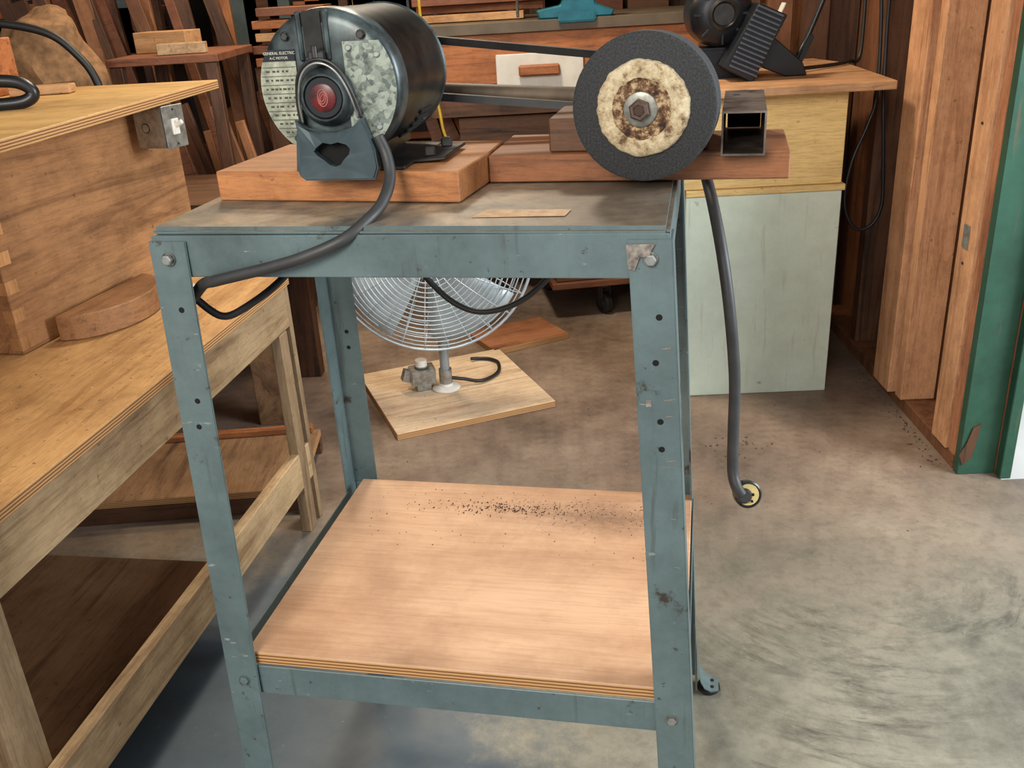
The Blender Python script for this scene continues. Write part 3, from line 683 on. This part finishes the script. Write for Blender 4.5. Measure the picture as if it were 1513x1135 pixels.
for x,y in ((0.0,.03),(.2,.4),(-.17,.4),(.21,.03)):
    lathe('caster_wheel',[(0,-.016),(.036,-.016),(.044,-.010),(.044,.010),(.036,.016),(0,.016)],BLACK,dl,(x,y,.0445),'x',32,(0,0,25))
    cyl('caster_hub',.018,.036,(x,y,.0445),DSTEEL,dl,'x',20,(0,0,25))
    for s in (-1,1): box('caster_fork',(.003,.03,.075),(x+s*.021*math.cos(.44),y+s*.021*math.sin(.44),.082),DSTEEL,dl,(0,0,25),.001)
    cyl('caster_swivel',.03,.012,(x,y,.124),DSTEEL,dl,'z',24)
bx('dark_crate',-.20,.24,0,.42,.157,.42,DARKWX,dl)

# ================================================================ PALE GREEN CABINET
pcx=empty('pale_green_cabinet',(0,0,0),0)
PG=paint('pale_green_panel',srgb(210,220,200),srgb(150,130,104),.66,.5,12,0,mottle=.82,streak=.25)
YP=wood('yellow_pine_panel',srgb(240,204,134),srgb(216,174,104),'x',.6,stain=.25)
bx('front_panel',.444,.907,2.785,2.80,.0,.652,PG,pcx)
bx('carcass_left',.446,.464,2.801,3.44,0,.652,PG,pcx)
bx('carcass_right',.888,.906,2.801,3.44,0,.652,PG,pcx)
bx('carcass_back',.465,.887,3.42,3.44,0,.652,PG,pcx)
bx('mid_board',.444,.915,2.78,3.45,.653,.672,YP,pcx)
bx('upper_front',.42,.905,2.79,2.81,.673,.943,YP,pcx)
bx('upper_right',.885,.905,2.811,3.44,.673,.943,YP,pcx)
bx('upper_left',.42,.44,2.811,3.44,.673,.943,YP,pcx)
CT=wood('counter_top_wood',srgb(198,150,106),srgb(150,104,70),'x',.6)
prism('counter_top',[(.36,2.70),(1.006,2.70),(1.045,3.28),(1.0,3.5),(.36,3.5)],.024,CT,pcx,(0,0,.956),(0,0,0),'z',.002)
bt=empty('bench_belt_sander',(.60,2.98,.9685),0)
BK=plain('black_enamel',srgb(30,34,40),.4,.2,.4,16)
lathe('motor_drum',[(0,.09),(.05,.09),(.075,.08),(.092,.06),(.095,.03),(.095,-.06),(.08,-.08),(0,-.085)],BK,bt,(-.03,.06,.185),'y',48)
lathe('drum_cap',[(.045,0),(.045,.008),(.036,.014),(.03,.006),(0,.006)],DSTEEL,bt,(-.03,-.032,.185),'y',36)
for k in range(8):
    a=k*math.pi/4;box('drum_fin',(.008,.010,.03),(-.03+.07*math.cos(a),-.022,.185+.07*math.sin(a)),BK,bt,(0,-math.degrees(a)+90,0),.001)
box('drum_base',(.14,.12,.09),(-.02,.06,.045),BK,bt,(0,0,0),.008,2)
rib=plain('grey_ribbed_cast',srgb(90,96,106),.45,.3,.3,30)
rw=empty('ribbed_wedge');rw.parent=bt;rw.location=(.050,-.055,.112);rw.rotation_euler=(0,math.radians(24),0)
prism('wedge_body',[(-.055,-.100),(.045,-.110),(.055,.095),(-.035,.095)],.10,BK,rw,(0,0,0),(0,0,0),'y',.003)
for k in range(14): box('rib',(.088-.0006*k,.008,.006),(.004,-.053,-.088+k*.0135),rib,rw,(0,0,0),.001)
prism('support_arm',[(-.02,.02),(.02,.04),(.15,-.07),(.165,-.108),(.10,-.108),(-.02,-.06)],.03,BLACKP,bt,(.06,-.02,.109),(0,0,0),'y',.003)
box('arm_lever',(.014,.018,.11),(.215,-.02,.065),BLACKP,bt,(0,24,0),.004,2)
tube('control_rod',[(.19,-.02,.04),(.225,0,.10),(.26,0,.19),(.30,.0,.30)],.008,BLACKP,bt,10)
box('paper_tag',(.004,.04,.05),(.13,-.05,.185),WHITE,bt,(0,24,0),.0005)
tube('sander_cable',[(.21,.05,.012),(.28,.1,.010),(.34,.15,.008),(.40,.2,.008),(.44,.25,.01),(.49,.30,.03),(.50,.34,.3)],.006,BLACK,bt,10)
tube('hanging_wire',[(1.06,2.96,2.5),(1.055,2.95,1.7),(1.05,2.95,1.2),(1.052,2.94,1.0),(1.052,2.92,.88),(1.07,2.92,.7),(1.078,2.92,.57),(1.05,2.92,.505),(1.0,2.92,.50),(.962,2.92,.58),(.975,2.93,.70),(1.02,2.94,.82),(1.040,2.95,.90),(1.040,2.97,1.1),(1.02,3.0,1.5),(1.03,3.0,2.3)],.0055,BLACK,None,10)

# ================================================================ REAR BENCH, DRAWERS, VISE
rb=empty('rear_workbench',(0,0,0),0)
GT=plain('bench_top_grey',srgb(108,94,76),.6,0,.4,8)
bx('bench_top',-.75,.95,3.70,4.40,1.10,1.14,GT,rb)
bx('apron',-.75,.95,3.722,3.742,.92,1.099,ORANGE,rb)
bx('drawer_front',-.135,.195,3.700,3.721,.885,1.025,WHITE,rb)
bx('drawer_handle',-.05,.105,3.668,3.699,.945,.985,ORANGE,rb,.006)
bx('apron_low',-.40,.85,3.744,3.764,.80,.92,DARKWX,rb)
for x in (-.72,.60,.86): bx('bench_leg',x,x+.09,3.78,3.87,0,1.099,DARKW,rb)
for x in (-.72,.86): bx('bench_leg_rear',x,x+.09,4.3,4.39,0,1.099,DARKW,rb)
for i,(x,l) in enumerate(((-.38,-14),(-.30,-20),(-.20,-26))):
    box('brace',(.05,.04,.9),(x,3.95,.60),REDW,rb,(0,l,0))
bx('lower_drawer',-.30,.25,3.80,4.2,.62,.79,DARKWX,rb)
tube('yellow_cord',[(-.40,3.655,1.30),(-.40,3.66,1.16),(-.385,3.655,1.0),(-.36,3.655,.85),(-.345,3.65,.75),(-.30,3.66,.66)],.006,plain('yellow_jacket',srgb(200,164,50),.5),None,8)
vs=empty('teal_bench_vise',(.185,3.765,1.141),0)
TE=plain('teal_enamel',srgb(30,112,130),.4,.2,.35,18)
prism('vise_base',[(-.15,0),(.12,0),(.13,.02),(.06,.045),(.05,.09),(-.05,.09),(-.07,.045),(-.16,.03)],.12,TE,vs,(0,0,0),(0,0,0),'y',.005)
box('vise_body',(.26,.10,.07),(.01,0,.12),TE,vs,(0,0,0),.012,3)
box('front_jaw',(.03,.14,.06),(-.07,0,.17),TE,vs,(0,0,0),.006,2);box('rear_jaw',(.04,.14,.06),(.02,0,.17),TE,vs,(0,0,0),.006,2)
box('vise_apron_plate',(.14,.018,.04),(-.01,-.0755,.005),TE,vs,(0,0,0),.006,2)
lathe('screw',[(0,-.08),(.014,-.08),(.014,.05),(.022,.055),(.022,.08),(0,.08)],STEEL,vs,(-.17,0,.10),'x',20)
cyl('handle_bar',.006,.2,(-.23,0,.10),STEEL,vs,'z',12,(25,0,0))
ls=empty('lumber_stack',(0,0,0),0)
for i in range(7):
    box('plank',(.56-random.random()*.12,.12,.028),(-.24+random.uniform(-.06,.06),3.98+random.uniform(-.08,.08),1.157+i*.031),[PINE,ORANGE,REDW][i%3],ls,(0,0,random.uniform(-9,9)))
for i in range(5):
    box('plank',(.26,.22,.03),(-.93+random.uniform(-.02,.02),3.9,1.04+i*.045),[ORANGE,REDW,PINE][i%3],ls,(0,0,random.uniform(-6,6)))
bx('stack_support',-1.08,-.78,3.8,4.1,.9,1.02,DARKWX,ls);bx('stack_post',-1.07,-1.0,3.85,3.93,0,.899,DARKW,ls);bx('stack_post',-.9,-.82,3.85,3.93,0,.899,DARKW,ls)
ll=empty('leaning_lumber',(0,0,0),0)
for i in range(20):
    x=-2.1+i*.048+random.uniform(-.02,.02);L=random.uniform(1.3,1.9)
    box('stick',(random.uniform(.03,.075),.022,L),(x,4.0+random.uniform(-.1,.1)+i%3*.05,L/2+.01),[REDW,DARKW,PINEZ,SHEATH,DARKW][i%5],ll,(random.uniform(-6,2),random.uniform(-16,-3),0))
lf=empty('short_lumber_pieces',(0,0,0),0)
for i in range(9):
    x=-1.32+i*.042;L=random.uniform(.75,.95)
    box('stick',(random.uniform(.03,.06),.022,L),(x,3.36+random.uniform(-.03,.05)+i%3*.04,L/2+.03),[REDW,SHEATH,PINEZ][i%3],lf,(0,random.uniform(-14,-6),0))
sd=empty('rear_side_table',(-1.25,3.45,0),3)
bx('table_top',-.17,.20,-.22,.30,1.085,1.11,REDW,sd)
for x in (-.165,.15):
    for y in (-.21,.24): bx('leg',x,x+.04,y,y+.04,0,1.084,DARKW,sd)
box('white_offcut',(.16,.05,.035),(.06,-.12,1.129),GREYW,sd,(0,0,5))
box('wood_block',(.2,.12,.07),(-.05,.1,1.146),PINE,sd,(0,0,-12))
bm=bmesh.new()
for (x,y,z,sx_,sy_,sz) in ((-1.52,3.06,1.10,.15,.12,.20),(-1.86,3.12,1.10,.17,.14,.26),(-2.2,3.15,1.08,.17,.14,.22)):
    r=bmesh.ops.create_icosphere(bm,subdivisions=4,radius=1,matrix=Matrix.Translation((x,y,z))@Matrix.Diagonal((sx_,sy_,sz,1)))
    for v in r['verts']:
        d=v.co-Vector((x,y,z));tz=max(0,d.z/sz)
        v.co.x=x+d.x*(1-.45*tz);a=mathutils.noise.noise(v.co*8)*.06+mathutils.noise.noise(v.co*19)*.03
        v.co+=d.normalized()*a
        if v.co.z<.945: v.co.z=.945
finish('burlap_sacks',bm,plain('burlap',srgb(150,110,72),.9,0,.45,40),None,smooth=True)
ss=empty('sack_shelf',(0,0,0),0)
bx('shelf_top',-2.5,-1.37,2.88,3.3,.915,.943,DARKWX,ss)
for x in (-2.48,-1.43): bx('shelf_leg',x,x+.05,2.95,3.0,0,.914,DARKW,ss);bx('shelf_leg',x,x+.05,3.2,3.25,0,.914,DARKW,ss)
bs_=empty('back_shelving',(0,0,0),0)
for z in (.5,1.0,1.5,2.0): bx('shelf',-3.0,1.0,5.3,5.8,z,z+.03,REDW,bs_)
for x in (-3.0,-2.0,-1.0,0.0,.95): bx('upright',x,x+.05,5.25,5.3,0,2.5,DARKW,bs_)
for i in range(70):
    z=random.choice((.53,1.03,1.03,1.53));w=random.uniform(.06,.22);h=random.uniform(.08,.36)
    col=random.choice([REDW,DARKWX,DARKWX,BLACKP,GREYW,ORANGE,BLUE,REDW])
    box('stored_carton',(w,.3,h),(random.uniform(-2.9,.85),5.5,z+h/2),col,bs_)
win=empty('window_1',(0,0,0),0)
m,nt,bs=newmat('window_daylight');bs.inputs['Base Color'].default_value=(1,1,1,1);bs.inputs['Emission Color'].default_value=srgb(255,236,190);bs.inputs['Emission Strength'].default_value=2.0
bx('window_glass',-2.9,-1.9,5.88,5.895,1.35,2.2,m,win)
for z in (1.33,1.77,2.2): bx('sash',-2.95,-1.85,5.86,5.90,z,z+.03,WHITE,win)
for x in (-2.95,-2.4,-1.87): bx('mullion',x,x+.03,5.855,5.895,1.33,2.23,WHITE,win)
bm=bmesh.new()
for i in range(150):
    q=random.random()
    if q<.55: x,y=random.gauss(1.06,.02),random.uniform(2.25,2.95)
    elif q<.75: x,y=random.gauss(.55,.05),random.gauss(2.42,.03)
    else: x,y=random.uniform(-.7,1.0),random.uniform(1.9,3.6)
    if x>1.08: x=1.07
    s=random.uniform(.001,.0035) if q<.75 else random.uniform(.0008,.002)
    M=Matrix.Translation((x,y,s*.3+.0005))@Euler([random.random()*.6,random.random()*.6,random.random()*6]).to_matrix().to_4x4()@Matrix.Diagonal((s*1.8,s,s*.25,1))
    bmesh.ops.create_icosphere(bm,subdivisions=1,radius=1,matrix=M)
finish('floor_debris',bm,plain('dry_leaf_litter',srgb(104,74,50),.9,0,.5,30))

# ================================================================ LIGHT
w=bpy.data.worlds.new('sky');scene.world=w;w.use_nodes=True
bg=w.node_tree.nodes['Background'];bg.inputs[0].default_value=(.86,.92,1.0,1);bg.inputs[1].default_value=.72
def area(name,loc,target,size,power,col,sy=None):
    l=bpy.data.lights.new(name,'AREA');l.energy=power;l.color=col;l.size=size
    if sy: l.shape='RECTANGLE';l.size_y=sy
    o=bpy.data.objects.new(name,l);scene.collection.objects.link(o);o.location=loc
    d=Vector(target)-Vector(loc);o.rotation_euler=d.to_track_quat('-Z','Y').to_euler();return o
area('daylight_front',(-1.0,-1.5,2.3),(-.1,1.8,.5),1.1,84,(1.0,.94,.84))
area('daylight_doorway',(2.5,1.0,1.7),(.2,2.0,.3),1.1,98,(.86,.94,1.0))
area('back_warm_fill',(-1.0,3.9,2.45),(-.9,3.6,.5),.4,22,(1.0,.72,.44))  # added warm fill light for the background, not a known lamp
area('mid_warm_fill',(-.2,2.9,2.5),(.1,2.7,0),.3,34,(1.0,.88,.70))  # added overhead fill to brighten the cabinet area, no fixture there
# ================================================================ CAMERA
R2=Vector((.9984,.0158,-.0544));F=Vector((-.0362,.9173,-.3966)).normalized()
R2=(R2-F*R2.dot(F)).normalized();U2=R2.cross(F)
cam=bpy.data.cameras.new('camera');co=bpy.data.objects.new('camera',cam);scene.collection.objects.link(co)
co.matrix_world=Matrix((( R2.x,U2.x,-F.x,0),(R2.y,U2.y,-F.y,0),(R2.z,U2.z,-F.z,1.2743),(0,0,0,1)))
cam.sensor_width=36;cam.sensor_fit='HORIZONTAL';cam.lens=36*1372.7/1513
cam.clip_start=.02;scene.camera=co
scene.view_settings.view_transform='Standard'
